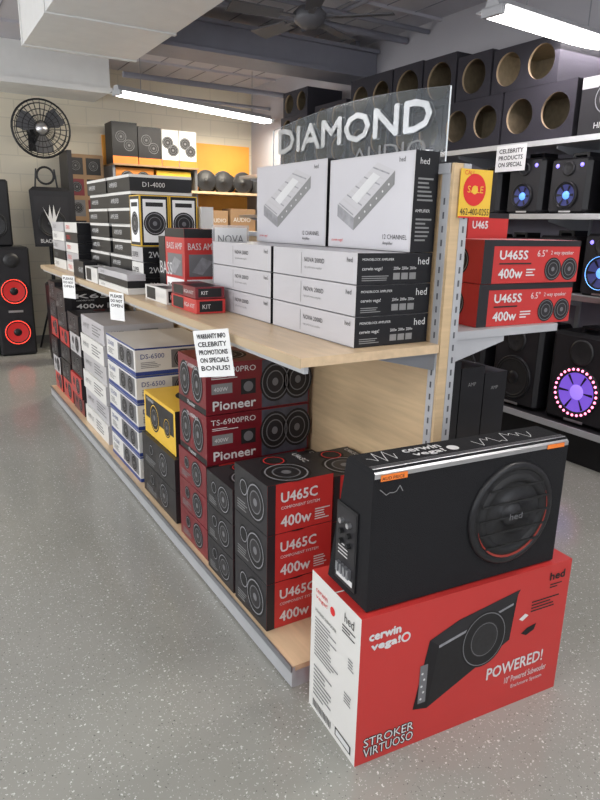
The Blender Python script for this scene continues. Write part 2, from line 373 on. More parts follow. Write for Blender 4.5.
# ------------------------------------------------------------ carton designs
def spk(b,F,u,v,r,d=.001,ring=CHAL,sq=1):
    b.ring(F,u,v,0,r,RUB,d,24,sq);b.ring(F,u,v,r*.82,r*.88,ring,d+.0004,24,sq);b.ring(F,u,v,0,r*.58,MGREY,d+.0004,20,sq);b.ring(F,u,v,0,r*.52,DARK,d+.0006,20,sq);b.ring(F,u,v,0,r*.20,MGREY,d+.0008,16,sq)
def nova_flat(x0,x1,y0,y1,z0,h):
    b=B('amplifier_box');F=b.box(x0,x1,y0,y1,z0+G,z0+h,LGREY,{'E':BLACK,'K':BLACK})
    L=F['L'];E=F['E']
    b.text(L,'NOVA 2000D',.42,.56,.16,TXK);b.text(L,'high performance amplifier',.42,.32,.1,TXG)
    b.rect(L,.38,.12,.385,.88,TXG);b.text(L,'hed',.9,.7,.16,TXK)
    b.rect(L,0,0,1,.02,MGREY)
    b.text(E,'hed',.80,.62,.24,TXW);b.text(E,'MONOBLOCK AMPLIFIER',.06,.76,.08,TXW);b.text(E,'cerwin vega!',.06,.42,.15,TXW);b.lines(E,.06,.42,.1,.3,3,TXG)
    for i in range(3): b.text(E,'2000w',.47+i*.11,.46,.1,TXW,w=.09);b.rect(E,.47+i*.11,.14,.56+i*.11,.36,TXG)
    b.done()
for i in range(3): nova_flat(1.15,1.445,1.60,2.13,SZ+i*.097,.096)
for i in range(3): nova_flat(1.15,1.44,2.15,2.69,SZ+i*.097,.096)
LG2=mat('card_lighter',(.53,.52,.55),.33,noise=.03,nscale=3)
def amp_upright(x0,x1,y0,y1,z0,z1):
    b=B('amplifier_box');F=b.box(x0,x1,y0,y1,z0+G,z1,LGREY,{'E':BLACK,'K':BLACK})
    L=F['L'];E=F['E']
    b.rect(L,.015,.02,.985,.98,LG2,.0006)
    b.poly(L,[(.12,.50),(.60,.92),(.80,.82),(.34,.34)],LGREY,.001)
    b.poly(L,[(.12,.50),(.34,.34),(.34,.20),(.12,.36)],CHAL,.0012)
    b.poly(L,[(.34,.34),(.80,.82),(.80,.68),(.34,.20)],TXG,.0012)
    for k in range(9):
        t=k/9; b.poly(L,[(.14+.46*t,.50+.41*t),(.33+.46*t,.365+.47*t),(.335+.46*t,.38+.47*t),(.145+.46*t,.515+.41*t)],GREY if k%2 else CHAL,.0016)
    b.poly(L,[(.30,.56),(.38,.50),(.64,.77),(.56,.82)],TXW,.002)
    for k in range(6): b.ring(L,.41+k*.066,.34+k*.069,0,.004,TXW,.0016,8)
    b.text(L,'hed',.84,.90,.05,TXK);b.text(L,'12 CHANNEL',.70,.12,.05,TXK);b.text(L,'Amplifier',.70,.05,.045,TXK)
    b.text(L,'cerwin vega!',.05,.06,.045,TXR)
    b.text(E,'hed',.2,.87,.06,TXW);b.lines(E,.15,.85,.5,.75,6,TXG);b.lines(E,.15,.85,.1,.35,6,TXG);b.text(E,'AMPLIFIER',.1,.4,.03,TXW)
    b.done()
Z2=SZ+3*.097
amp_upright(1.35,1.447,1.60,2.07,Z2,1.725)
amp_upright(1.35,1.447,2.09,2.66,Z2,1.735)
AC=mat('acrylic',(.9,.92,.95),.05,alpha=.28,noise=.01)
b=B('acrylic_display_stand')
b.box(1.16,1.34,2.72,2.725,SZ+G,SZ+.36,AC);b.box(1.16,1.34,2.725,2.83,SZ+G,SZ+.006,AC)
F=Fr((1.16,2.72,SZ),(1,0,0),(0,0,1),.18,.36);b.rect(F,.06,.62,.94,.97,PAPER);b.text(F,'NOVA',.14,.78,.1,TXG,.003,w=.7);b.text(F,'SALE',.2,.66,.07,TXR,.003);b.done()
b=B('acrylic_sign')
ACS=mat('acrylic_sign_sheet',(.36,.40,.42),.08,alpha=.13,noise=.02)
F=Fr((1.48,2.75,1.70),(0,-1,0),(0,0,1),1.14,.24)
n=16;pts=[(0,0),(1,0)]+[(1-i/n,.86+.16*math.sin(math.pi*(1-i/n)*.9)) for i in range(n+1)]
fr=[F.p(u,v,.003) for u,v in pts];bk=[F.p(u,v,-.003) for u,v in pts]
b.face(fr,ACS);b.face(bk[::-1],ACS)
EDG=mat('acrylic_edge',(.75,.8,.82),.2,noise=.02)
for i in range(len(pts)): j=(i+1)%len(pts);b.face([fr[i],bk[i],bk[j],fr[j]],EDG)
for dd in (.005,.007,.009,.011): b.bold(F,'DIAMOND',.06,.42,.40,LETTER,dd,w=.88,e=.004)
b.text(F,'AUDIO',.56,.10,.22,TXG,.005,w=.36);b.bold(F,'DIAMOND',.06,.42,.40,LETTER,-.0056,w=.88,e=.004)
for u in (.08,.92): q=F.p(u,0);b.box(1.472,1.488,q.y-.02,q.y+.02,1.69+.0005,1.74,SILV)
b.done()
b=B('price_sign',(1.475,1.533,1.53));
b.box(0,.135,-.003,0,0,.145,YEL);F=Fr((0,-.003,0),(1,0,0),(0,0,1),.135,.145)
b.ring(F,.45,.58,0,.048,TXR);b.ring(F,.45,.58,0,.013,YEL,.0016);b.text(F,'SALE',.22,.52,.14,YEL,.002,w=.5);b.text(F,'462-400-0255',.04,.06,.14,TXK,w=.92);b.text(F,'CALL',.1,.88,.09,TXR,.002)
b.rect(F,0,0,1,.03,TXR);b.done()
# ------------------------------------------------------------ lower deck goods
def u_box(x0,x1,y0,y1,z0,h,front=RED,side=DARK,name='car_speaker_box',label='U465C'):
    b=B(name);F=b.box(x0,x1,y0,y1,z0+G,z0+h,side,{'E':front,'T':side,'K':front})
    L=F['L'];E=F['E'];T=F['TL']
    spk(b,L,.66,.5,min(.40*h,.3*(y1-y0)));b.ring(L,.3,.62,0,h*.2,RUB);b.ring(L,.3,.62,h*.14,h*.16,CHAL,.0016)
    b.lines(L,.1,.45,.1,.32,4,TXG)
    b.rect(E,0,0,.12,1,DARK)
    b.bold(E,label,.20,.62,.2,TXW,w=.55);b.text(E,'COMPONENT SYSTEM',.2,.48,.06,TXW);b.bold(E,'400w',.2,.12,.22,TXW,w=.46);b.lines(E,.72,.97,.1,.36,5,TXW)
    spk(b,T,.68,.45,.09);b.ring(T,.22,.5,0,.05,RUB);b.ring(T,.22,.5,.036,.04,TXR,.0016);b.text(T,label,.1,.85,.09,TXW)
    b.done()
for i in range(3): u_box(.935,1.20,1.76,2.02,DZ+i*.187,.186)
for i in range(3): u_box(1.21,1.44,1.77,2.02,DZ+i*.18,.179)
for i in range(3): u_box(.935,1.20,2.04,2.29,DZ+i*.147,.146,label='CVP65',front=DRED)
for i in range(3): u_box(1.21,1.44,2.04,2.29,DZ+i*.147,.146,label='CVP65',front=DRED)
for i in range(3): u_box(.945,1.42,2.32,2.64,DZ+i*.145,.144,side=DRED,label='6X9')
ZP=DZ+3*.145
SPKP=mat('print_blue_grey',(.07,.075,.10),.35,noise=.3,nscale=20)
for i in range(2):
    b=B('car_speaker_box');h=.215;z=ZP+i*(h+.002)
    F=b.box(.95,1.435,2.32,2.63,z+G,z+h,DRED);L=F['L'];E=F['E'];T=F['TL']
    b.rect(E,.52,.02,.99,.98,SPKP);spk(b,E,.65,.52,.072,.0014,MGREY,sq=1.2);spk(b,E,.88,.52,.072,.0014,MGREY,sq=1.2)
    b.text(E,'TS-6900PRO',.04,.80,.11,TXW,w=.42);b.lines(E,.05,.3,.68,.75,2,TXW);b.rect(E,.05,.40,.24,.60,TXG);b.text(E,'400W',.07,.45,.08,TXW,.002);b.bold(E,'Pioneer',.06,.08,.18,TXW,.002,w=.40,e=.0012)
    b.rect(E,.32,.34,.46,.64,RUB);b.ring(E,.39,.49,0,.022,MGREY,.0012)
    b.rect(L,.0,.0,1,.12,BLACK);b.text(L,'TS-6900PRO',.3,.8,.08,TXW);spk(b,L,.7,.52,.06,.0014,sq=1.3);spk(b,L,.25,.52,.06,.0014,sq=1.3);b.text(L,'Pioneer',.35,.02,.09,TXW,.002)
    spk(b,T,.5,.3,.1);b.text(T,'Pioneer',.2,.85,.06,TXW)
    b.done()
for i in range(2): u_box(.95,1.42,2.72,3.22,DZ+i*.165,.164,front=DARK,label='X-65')
b=B('midrange_speaker_box');F=b.box(.97,1.40,2.75,3.22,DZ+.33+G,DZ+.33+.225,YEL,{'E':DARK})
for k in ('L','E'):
    b.rect(F[k],.05,.08,.95,.92,DARK) if k=='E' else b.rect(F[k],.05,.40,.95,.92,DARK);spk(b,F[k],.35,.5,.075,.0014,YEL);spk(b,F[k],.75,.5,.05,.0014,YEL);b.text(F[k],'MIDRANGE',.1,.82,.07,TXW,.002)
spk(b,F['TL'],.5,.5,.12,.001,DARK);b.done()
for i in range(5):
    b=B('marine_speaker_box');z=DZ+i*.152;F=b.box(.955,1.43,3.3,3.88,z+G,z+.15,WHITE,{'T':WHITE})
    for k in ('L','E'):
        f=F[k];b.rect(f,0,0,1,.14,BLUE);b.rect(f,0,.94,1,1,BLUE)
        b.text(f,'DS-6500',.06,.60,.18,BLUE,.0015);b.lines(f,.06,.3,.25,.5,4,TXG);b.rect(f,.42,.2,.95,.88,MGREY,.0006);spk(b,f,.56,.53,.05,.001,sq=1);spk(b,f,.8,.53,.05,.001);
    b.done()
for i in range(6):
    b=B('amplifier_kit_box');z=DZ+i*.13;F=b.box(.96+(i%2)*.01,1.42,4.0,4.62,z+G,z+.128,(WHITE,LGREY,WHITE,GREY,WHITE,LGREY)[i],{'E':LGREY})
    L=F['L'];b.text(L,'AMP KIT',.1,.4,.25,TXG);b.lines(L,.5,.9,.2,.8,4,TXG);b.text(F['E'],'KIT',.1,.4,.3,TXK);b.lines(F['E'],.5,.9,.2,.8,4,TXG)
    b.done()
for c,(y0,y1) in enumerate(((4.7,5.05),(5.1,5.45),(5.5,5.78))):
    z=DZ
    for i in range(6-(c==0)):
        h=random.choice((.13,.15,.16))
        col=random.choice((DRED,BLACK,BLACK,RED,WHITE,DRED));
        u_box(.95+random.uniform(0,.02),1.4,y0,y1,z,h-.002,front=col,side=random.choice((DRED,BLACK,RED,DARK,GREY)),label='K65');z+=h
# ------------------------------------------------------------ upper shelf goods
def gbox(name,x0,x1,y0,y1,z0,z1,base,fm=None,deco=None):
    b=B(name);F=b.box(x0,x1,y0,y1,z0+G,z1,base,fm or {})
    if deco: deco(b,F)
    return b.done()
def d_redamp(b,F):
    for k in ('L','E'):
        f=F[k];b.rect(f,.05,.04,.95,.32,PAPER);b.rect(f,.12,.36,.88,.66,MGREY);b.poly(f,[(.2,.42),(.5,.62),(.82,.56),(.5,.38)],CHAL,.0014);b.text(f,'2000W',.12,.10,.14,TXK,w=.7,d=.002);b.rect(f,0,.88,1,1,BLACK);b.text(f,'BASS AMP',.1,.72,.09,TXW,w=.8)
gbox('amplifier_box',1.08,1.25,2.86,3.12,SZ,SZ+.34,RED,None,d_redamp)
gbox('amplifier_box',1.26,1.34,2.90,3.12,SZ,SZ+.33,BLUE,None,lambda b,F:(b.rect(F['E'],.1,.1,.9,.5,PAPER),b.text(F['E'],'AMP',.15,.7,.1,TXW,w=.7)))
gbox('amplifier_box',1.36,1.44,2.86,3.15,SZ,SZ+.28,WHITE,None,lambda b,F:b.text(F['E'],'KIT',.1,.4,.1,TXK))
gbox('amplifier_box',1.08,1.34,3.13,3.22,SZ,SZ+.30,BLACK,None,lambda b,F:(b.text(F['L'],'BASS',.2,.4,.2,TXW),b.rect(F['E'],.1,.1,.9,.9,RED)))
def d_wires(b,F):
    b.rect(F['L'],.08,.1,.5,.9,BLACK);b.text(F['L'],'8GA KIT',.54,.35,.3,TXW,w=.4);b.rect(F['E'],.1,.12,.9,.88,BLACK);b.text(F['E'],'KIT',.2,.35,.3,TXW,.002);b.rect(F['T'],.1,.1,.9,.6,BLACK)
gbox('wiring_kit_box',.99,1.12,2.50,2.80,SZ,SZ+.06,RED,None,d_wires)
gbox('wiring_kit_box',.99,1.12,2.51,2.79,SZ+.0615,SZ+.11,DRED,None,d_wires)
gbox('wiring_kit_box',.98,1.07,2.84,3.15,SZ,SZ+.07,WHITE,None,d_wires)
def d_yel(b,F):
    for k in ('L','E'):
        f=F[k];b.rect(f,.04,.02,.96,.98,BLACK);b.rect(f,.10,.08,.90,.92,PAPER,.0012);spk(b,f,.5,.45,.06,.0016);b.rect(f,.2,.78,.8,.86,TXK,.0016)
for k in range(2):
    x=1.04+k*.16
    for i in range(3):
        gbox('tweeter_box',x,x+.155,3.36,3.56,SZ+i*.08,SZ+.078+i*.08,WHITE if i%2 else GREY,{'E':BLACK},lambda b,F:(b.text(F['L'],'SUPER',.1,.3,.35,TXK),b.text(F['E'],'2W',.2,.3,.4,TXW)))
    gbox('speaker_component_box',x,x+.155,3.38,3.56,SZ+.24,SZ+.50,YEL,None,d_yel)
gbox('amplifier_box',1.37,1.44,3.36,3.56,SZ,SZ+.45,WHITE,None,lambda b,F:b.text(F['E'],'AMP',.1,.6,.08,TXK))
for i in range(7):
    h=.088;z=SZ+i*h
    for (y0,y1) in ((3.62,4.08),(4.12,4.6)):
        gbox('amplifier_box',1.06+random.uniform(0,.02),1.42,y0,y1,z,z+h-.001,BLACK,{'T':WHITE},lambda b,F:(b.text(F['L'],'AMPLIFIER',.1,.3,.3,TXW),b.rect(F['L'],0,.82,1,1,WHITE),b.rect(F['E'],0,.82,1,1,WHITE),b.text(F['E'],'D1-4000',.2,.25,.3,TXW)))
for i in range(3):
    gbox('wiring_kit_box',.935,1.03,3.30,3.9,SZ+i*.035,SZ+.034+i*.035,(WHITE,BLACK,LGREY)[i],None,lambda b,F:b.text(F['L'],'DIAMOND',.1,.3,.4,TXG))
for i in range(5):
    gbox('head_unit_box',1.0,1.3,4.7,5.1,SZ+i*.07,SZ+.069+i*.07,(WHITE,GREY,WHITE,BLACK,WHITE)[i],{'E':BLACK},lambda b,F:b.text(F['L'],'STEREO',.1,.3,.4,TXR))
for i in range(5):
    gbox('head_unit_box',1.0,1.35,5.15,5.6,SZ+i*.07,SZ+.069+i*.07,(WHITE,BLACK,GREY,WHITE,LGREY)[i],None,lambda b,F:b.text(F['L'],'STEREO',.1,.3,.4,TXG))
gbox('wiring_kit_box',.94,1.03,3.95,4.25,SZ,SZ+.09,WHITE,None,d_wires);gbox('wiring_kit_box',.94,1.03,4.3,4.6,SZ,SZ+.11,BLACK,None,d_wires)
def papersign(y,zc,w,h,tilt,txt,rot=25,off=.05):
    b=B('paper_sign',(GX0-off,y,zc),math.radians(rot));c=math.cos(tilt);s=math.sin(tilt)
    F=Fr((0,w/2*c,-h+w/2*s),(0,-c,-s),(0,-s,c),w,h)
    b.face([F.p(0,0),F.p(1,0),F.p(1,1),F.p(0,1)],PAPER);b.face([F.p(0,1,-.001),F.p(1,1,-.001),F.p(1,0,-.001),F.p(0,0,-.001)],PAPER)
    for i,t in enumerate(txt): b.bold(F,t,.1,.82-i*.17,.10,TXK,.001,w=.8,e=.0006)
    b.box(.002,off+.004,-.004,.004,-.032,-.028,SILV)
    b.done()
papersign(2.02,1.145,.145,.165,-.15,('WARRANTY INFO','CELEBRITY','PROMOTIONS','ON SPECIALS','BONUS!'),35)
papersign(3.36,1.14,.11,.145,0,('PLEASE','DO NOT','OPEN'),25,.03)
papersign(4.5,1.14,.13,.15,0,('PLEASE','DO NOT','OPEN'),25,.04)
# ------------------------------------------------------------ foreground subwoofer box
RA=math.radians(-4.3)
b=B('subwoofer_carton',(.92,1.19,0),RA)
W,D,Hh=.79,.285,.485
F=b.box(0,W,0,D,.0005,Hh,RED,{'L':WHITE,'T':RED});E=F['E'];L=F['L'];T=F['T']
b.bold(E,'cerwin',.035,.845,.05,TXW,w=.13,e=.0018);b.bold(E,'vega!',.045,.765,.06,TXW,w=.12,e=.0018);b.ring(E,.19,.80,0,.016,TXW);b.ring(E,.19,.80,0,.010,TXR,.0016)
b.bold(E,'hed',.885,.885,.055,TXK,w=.08);b.lines(E,.89,.96,.82,.86,2,TXK)
b.poly(E,[(.245,.26),(.30,.72),(.72,.88),(.70,.53),(.31,.235)],BLACK,.001)
b.poly(E,[(.30,.72),(.43,.80),(.73,.885),(.70,.80),(.345,.665)],DARK,.0013)
b.poly(E,[(.345,.665),(.70,.80),(.70,.785),(.345,.645)],CHAL,.0016)
b.poly(E,[(.31,.235),(.345,.655),(.705,.79),(.70,.53)],PLAS,.0013)
b.ring(E,.565,.60,0,.088,RUB,.0018,32,1.1);b.ring(E,.565,.60,.080,.083,MGREY,.0022,32,1.1);b.ring(E,.565,.60,0,.055,CONE,.0024,28,1.1);b.ring(E,.565,.60,.05,.052,MGREY,.0026,28,1.1)
b.rect(E,.265,.29,.30,.56,MGREY,.0018)
for i in range(5): b.ring(E,.277+.010*(i%2),.32+i*.045,0,.004,TXW,.0022,8)
b.bold(E,'POWERED!',.60,.275,.085,TXW,w=.30,e=.0010);b.text(E,'10" Powered Subwoofer',.70,.19,.05,TXW,w=.23);b.text(E,'Enclosure System',.74,.13,.035,TXW,w=.17)
b.poly(E,[(.76,.545),(.79,.575),(.84,.59),(.83,.545),(.79,.52)],BLACK,.0014);b.lines(E,.80,.95,.68,.77,4,TXK);b.poly(E,[(.74,.66),(.77,.69),(.79,.67),(.76,.64)],TXW,.0012)
b.bold(E,'STROKER',.035,.115,.06,TXK,w=.22,e=.0030,d=.0008);b.bold(E,'VIRTUOSO',.035,.04,.065,TXK,w=.22,e=.003,d=.0008);b.text(E,'VIRTUOSO',.035,.04,.065,TXW,w=.22,d=.0013);b.text(E,'STROKER',.035,.115,.06,TXW,w=.22,d=.0013)
b.text(L,'cerwin',.1,.88,.035,TXR,w=.25);b.text(L,'vega!',.1,.83,.035,TXR,w=.25);b.ring(L,.46,.86,0,.014,TXR)
b.text(L,'hed',.70,.88,.06,TXK,w=.18);b.lines(L,.66,.92,.80,.86,3,TXK)
b.text(L,'POWERED SUBWOOFER',.10,.74,.022,TXK,w=.45)
b.lines(L,.10,.62,.42,.71,12,TXG);b.lines(L,.10,.5,.12,.36,8,TXG);b.rect(L,.6,.04,.92,.10,TXK,.001);b.rect(L,.62,.05,.9,.09,TXW,.0013)
for i in range(14): b.rect(L,.10+i*.03,.03,.115+i*.03,.085,TXK,.001)
for (u,v) in ((.75,.35),(.8,.6)): b.lines(L,u,u+.14,v,v+.08,4,TXG)
b.rect(T,0,.49,1,.51,WHITE,.0006)
b.done()
b=B('powered_subwoofer',(.945,1.205,Hh+.0015),RA)
W,Hs,Db,Dt=.695,.412,.215,.13;c=.012
b.hexa([(0,0,.004),(W,0,.004),(W,Db,.004),(0,Db,.004),(0,0,Hs-c),(W,0,Hs-c),(W,Dt+.004,Hs-c),(0,Dt+.004,Hs-c)],CARPET)
b.hexa([(0,0,Hs-c),(W,0,Hs-c),(W,Dt+.004,Hs-c),(0,Dt+.004,Hs-c),(.004,c*.6,Hs),(W-.004,c*.6,Hs),(W-.004,Dt-.004,Hs),(.004,Dt-.004,Hs)],CARPET)
for x in (.05,W-.08):
    for y in (.02,.17): b.box(x,x+.03,y,y+.03,0,.006,RUB)
T=Fr((0,0,Hs),(1,0,0),(0,1,0),W,Dt);E=Fr((0,0,0),(1,0,0),(0,0,1),W,Hs)
b.rect(E,.004,.945,.996,.975,SILV,.002);b.face([(.004,-.002,Hs*.975),(W-.004,-.002,Hs*.975),(W-.004,.012,Hs+.001),(.004,.012,Hs+.001)],SILV)
for i in range(3): b.face([(.004,.013+i*.007,Hs+.0012),(W-.004,.013+i*.007,Hs+.0012),(W-.004,.016+i*.007,Hs+.0012),(.004,.016+i*.007,Hs+.0012)],MGREY)
b.bold(T,'cerwin',.22,.62,.22,TXW,w=.18);b.bold(T,'vega!',.24,.32,.24,TXW,w=.15);b.ring(T,.44,.50,0,.018,TXW)
random.seed(9)
def scrib(F,u,v,w,h,n,m):
    p=None
    for i in range(n):
        q=(u+w*i/n,v+h*random.random())
        if p:
            a=F.p(*p,.0015);c2=F.p(*q,.0015);dd=(c2-a).normalized();s_=F.N.cross(dd)*.0012
            b.face([a-s_,c2-s_,c2+s_,a+s_],m)
        p=q
scrib(T,.04,.35,.15,.6,9,TXW);scrib(T,.56,.3,.34,.6,18,TXW);scrib(E,.03,.82,.12,.07,8,TXG)
b.rect(E,.03,.925,.15,.968,ORG,.0035);b.text(E,'AUD PRICE',.035,.932,.022,TXK,.0045,w=.1);b.rect(E,.87,.94,.97,.972,ORG,.0035)
cpt=E.p(.70,.50)
b.lathe(cpt,(0,-1,0),[(.160,0),(.160,.008),(.154,.014),(.142,.016),(.138,.012)],PLAS,48)
b.lathe(cpt,(0,-1,0),[(.138,.012),(.128,.013)],RUB,48)
REDT=mat('red_trim',(.30,.03,.02),.4,noise=.05);vs=[];fs=[];na=24
for i in range(na+1):
    a=math.radians(-165+190*i/na)
    wd=.004*math.sin(math.pi*i/na)+.0005
    for rr in (.133-wd,.133+wd): vs.append((cpt.x+rr*math.cos(a),-.0145,cpt.z+rr*math.sin(a)))
for i in range(na): fs.append((2*i,2*i+1,2*i+3,2*i+2))
b.add(vs,fs,REDT)
b.lathe(cpt,(0,-1,0),[(.128,.013),(.120,.020),(.108,.020),(.10,.012)],RUB,48)
b.lathe(cpt,(0,-1,0),[(.10,.012),(.04,.004),(.04,.006),(.03,.014),(.0005,.018)],CONE,48)
for i in range(5):
    zz=-.09+i*.045;hw=math.sqrt(.135**2-zz**2)
    b.box(cpt.x-hw,cpt.x+hw,-.024,-.021,cpt.z+zz-.003,cpt.z+zz+.003,RUB)
b.text(E,'hed',.665,.475,.05,MGREY,.026,w=.07)
b.box(-.006,0,.055,.165,.03,.27,PLAS)
P=Fr((-.006,.165,.03),(0,-1,0),(0,0,1),.11,.24)
b.rect(P,.05,.03,.95,.97,DARK,.001)
for i in range(2):
    for j in range(3):
        q=P.p(.32+.36*i,.80-.13*j);b.cyl(q,q+V((-.012,0,0)),.008,SILV if j<1 else RUB,10)
for j in range(4): b.rect(P,.15,.36+j*.045,.62,.375+j*.045,TXW,.002)
for j in range(4): q=P.p(.25+.17*j,.2);b.box(q.x-.012,q.x,q.y-.006,q.y+.006,q.z-.014,q.z+.014,STEELG)
b.rect(P,.1,.05,.9,.12,TXW,.002)
b.done()
# ------------------------------------------------------------ right side of gondola goods
for i in range(2):
    b=B('car_speaker_box',(1.69+.005*i,1.62,SR+i*.152+G),math.radians(-3-i))
    F=b.box(0,.47,0,.24,0,.15,RED);E=F['E'];L=F['L']
    b.rect(E,.0,.0,.1,1,DARK);b.rect(E,.1,.86,1,1,DARK)
    b.bold(E,'U465S',.16,.56,.20,TXW,w=.28);b.text(E,'6.5"',.54,.62,.16,TXW,w=.10);b.text(E,'2 way speaker',.68,.64,.12,TXW,w=.25)
    b.bold(E,'400w',.16,.12,.22,TXW,w=.24);spk(b,E,.72,.32,.042,.0014,MGREY);spk(b,E,.90,.32,.042,.0014,MGREY);b.lines(E,.44,.56,.15,.35,3,TXW);b.lines(E,.16,.5,.42,.5,1,TXK)
    spk(b,L,.5,.5,.05);b.text(F['TL'],'U465S',.2,.4,.1,TXW);b.done()
gbox('car_speaker_box',1.87,2.09,1.88,2.12,SR,SR+.20,RED,None,lambda b,F:b.text(F['E'],'U69',.1,.3,.3,TXW))
gbox('car_speaker_box',1.87,2.09,1.88,2.12,SR+.20,SR+.40,RED,None,lambda b,F:(b.bold(F['E'],'U465',.1,.7,.14,TXW),b.rect(F['E'],.0,.90,1,1,DARK)))
for i in range(3):
    gbox('amplifier_box',1.60+i*.125,1.72+i*.125,1.70,2.1,.625,1.02-.03*i,BLACK,None,lambda b,F:(b.rect(F['E'],.15,.06,.4,.16,TXG),b.text(F['E'],'AMP',.3,.8,.04,TXG),b.rect(F['E'],.5,.08,.85,.12,TXG)))
for j in range(5):
    gbox('car_speaker_box',1.58,1.98,2.35+j*.55,2.8+j*.55,SR,SR+random.choice((.18,.22,.26)),random.choice((RED,BLACK,DARK)),None,lambda b,F:b.text(F['R'],'AUDIO',.1,.4,.2,TXW))
    gbox('subwoofer_box',1.56,2.0,2.35+j*.55,2.85+j*.55,.625,1.0,random.choice((RED,BLACK,DARK)),None,lambda b,F:b.text(F['R'],'BASS',.1,.4,.2,TXW))
for j in range(6):
    gbox('subwoofer_box',1.56,2.0,1.62+j*.65,2.2+j*.65,DZ,.5,random.choice((BLACK,DARK)),None,lambda b,F:b.text(F['R'],'BASS',.1,.4,.2,TXW))
# ------------------------------------------------------------ right wall shelving
RX=3.62;zt=2.06
PEG=mat('pegboard',(.30,.28,.34),.6,noise=.04)
b=B('merchandise_shelving');y0,y1=1.2,7.6
for z in (1.1,1.6,zt):
    b.box(RX,XR-.03,y0,y1,z-.03,z,STEELW);b.box(RX-.012,RX,y0,y1,z-.035,z-.001,SILV)
b.box(RX-.03,XR-.03,y0,y1,.22,.25,DARK);b.box(RX-.045,RX-.03,y0,y1,.215,.255,STEELW);b.box(RX+.02,XR-.03,y0,y1,0,.22,BLACK)
b.box(XR-.03,XR-.002,y0,y1,.25,2.3,PEG)
y=y0
while y<=y1:
    b.box(XR-.05,XR-.03,y-.015,y+.015,.25,2.6,STEELW)
    for z in (1.1,1.6,zt): b.hexa([(RX+.1,y-.003,z-.05),(XR-.05,y-.003,z-.14),(XR-.05,y+.003,z-.14),(RX+.1,y+.003,z-.05),(RX+.1,y-.003,z-.03),(XR-.05,y-.003,z-.03),(XR-.05,y+.003,z-.03),(RX+.1,y+.003,z-.03)],STEELW)
    y+=.9
b.done()
def enclosure(y0,y1,z0,h,n,depth=.42,x0=RX+.02,r=None,rev=CARPETG):
    b=B('empty_speaker_enclosure');x1=x0+depth;z0+=G;z1=z0+h
    P=[(x0,y0,z0),(x1,y0,z0),(x1,y1,z0),(x0,y1,z0),(x0,y0,z1),(x1,y0,z1),(x1,y1,z1),(x0,y1,z1)]
    for f in ((0,3,2,1),(4,5,6,7),(0,1,5,4),(1,2,6,5),(2,3,7,6)): b.face([P[i] for i in f],rev)
    t=.018
    Q=[(x0+t,y0+t,z0+t),(x1-t,y0+t,z0+t),(x1-t,y1-t,z0+t),(x0+t,y1-t,z0+t),(x0+t,y0+t,z1-t),(x1-t,y0+t,z1-t),(x1-t,y1-t,z1-t),(x0+t,y1-t,z1-t)]
    for f in ((0,3,2,1),(4,5,6,7),(0,1,5,4),(1,2,6,5),(2,3,7,6)): b.face([Q[i] for i in f][::-1],MDF)
    cw=(y1-y0)/n;r=r or min(cw,h)*.38;N=32
    for k in range(n):
        cy=y0+cw*(k+.5);cz=(z0+z1)/2;vs=[]
        for i in range(N):
            a=2*math.pi*i/N;ca,sa=math.cos(a),math.sin(a);mx=max(abs(ca),abs(sa))
            vs+=[(x0,cy+ca/mx*cw/2,cz+sa/mx*h/2),(x0,cy+ca*r,cz+sa*r),(x0+t,cy+ca*r,cz+sa*r)]
        fs=[(3*i,3*i+1,3*((i+1)%N)+1,3*((i+1)%N)) for i in range(N)]
        b.add(vs,fs,rev);b.add(vs,[(3*i+1,3*i+2,3*((i+1)%N)+2,3*((i+1)%N)+1) for i in range(N)],mat('mdf_edge',(.40,.30,.19),.8,noise=.1))
    return b.done()
enclosure(2.84,3.42,zt,.34,2,r=.11);enclosure(3.44,4.02,zt,.34,2,r=.11);enclosure(4.04,4.62,zt,.32,2,r=.11)
enclosure(3.0,3.55,zt+.342,.28,2,r=.105);enclosure(3.57,3.90,zt+.342,.30,1);enclosure(3.92,4.28,zt+.342,.35,1);enclosure(4.30,4.66,zt+.342,.36,1)
enclosure(4.68,5.28,zt,.34,2);enclosure(4.68,5.28,zt+.342,.36,2);enclosure(5.33,5.9,zt,.3,2);enclosure(5.35,5.9,zt+.302,.27,2)
enclosure(6.05,6.6,zt,.27,2);enclosure(6.05,6.6,zt+.272,.27,2);enclosure(6.05,6.55,zt+.544,.24,2)
gbox('subwoofer_box',RX+.02,RX+.4,2.43,2.80,zt,zt+.33,DARK,None,lambda b,F:(spk(b,F['L'],.5,.6,.1),b.text(F['L'],'HIFI',.3,.1,.1,TXW),b.rect(F['L'],0,.8,1,1,GREY)))
gbox('subwoofer_box',RX+.02,RX+.4,2.0,2.41,zt,zt+.33,GREY,None,lambda b,F:spk(b,F['L'],.5,.5,.12))
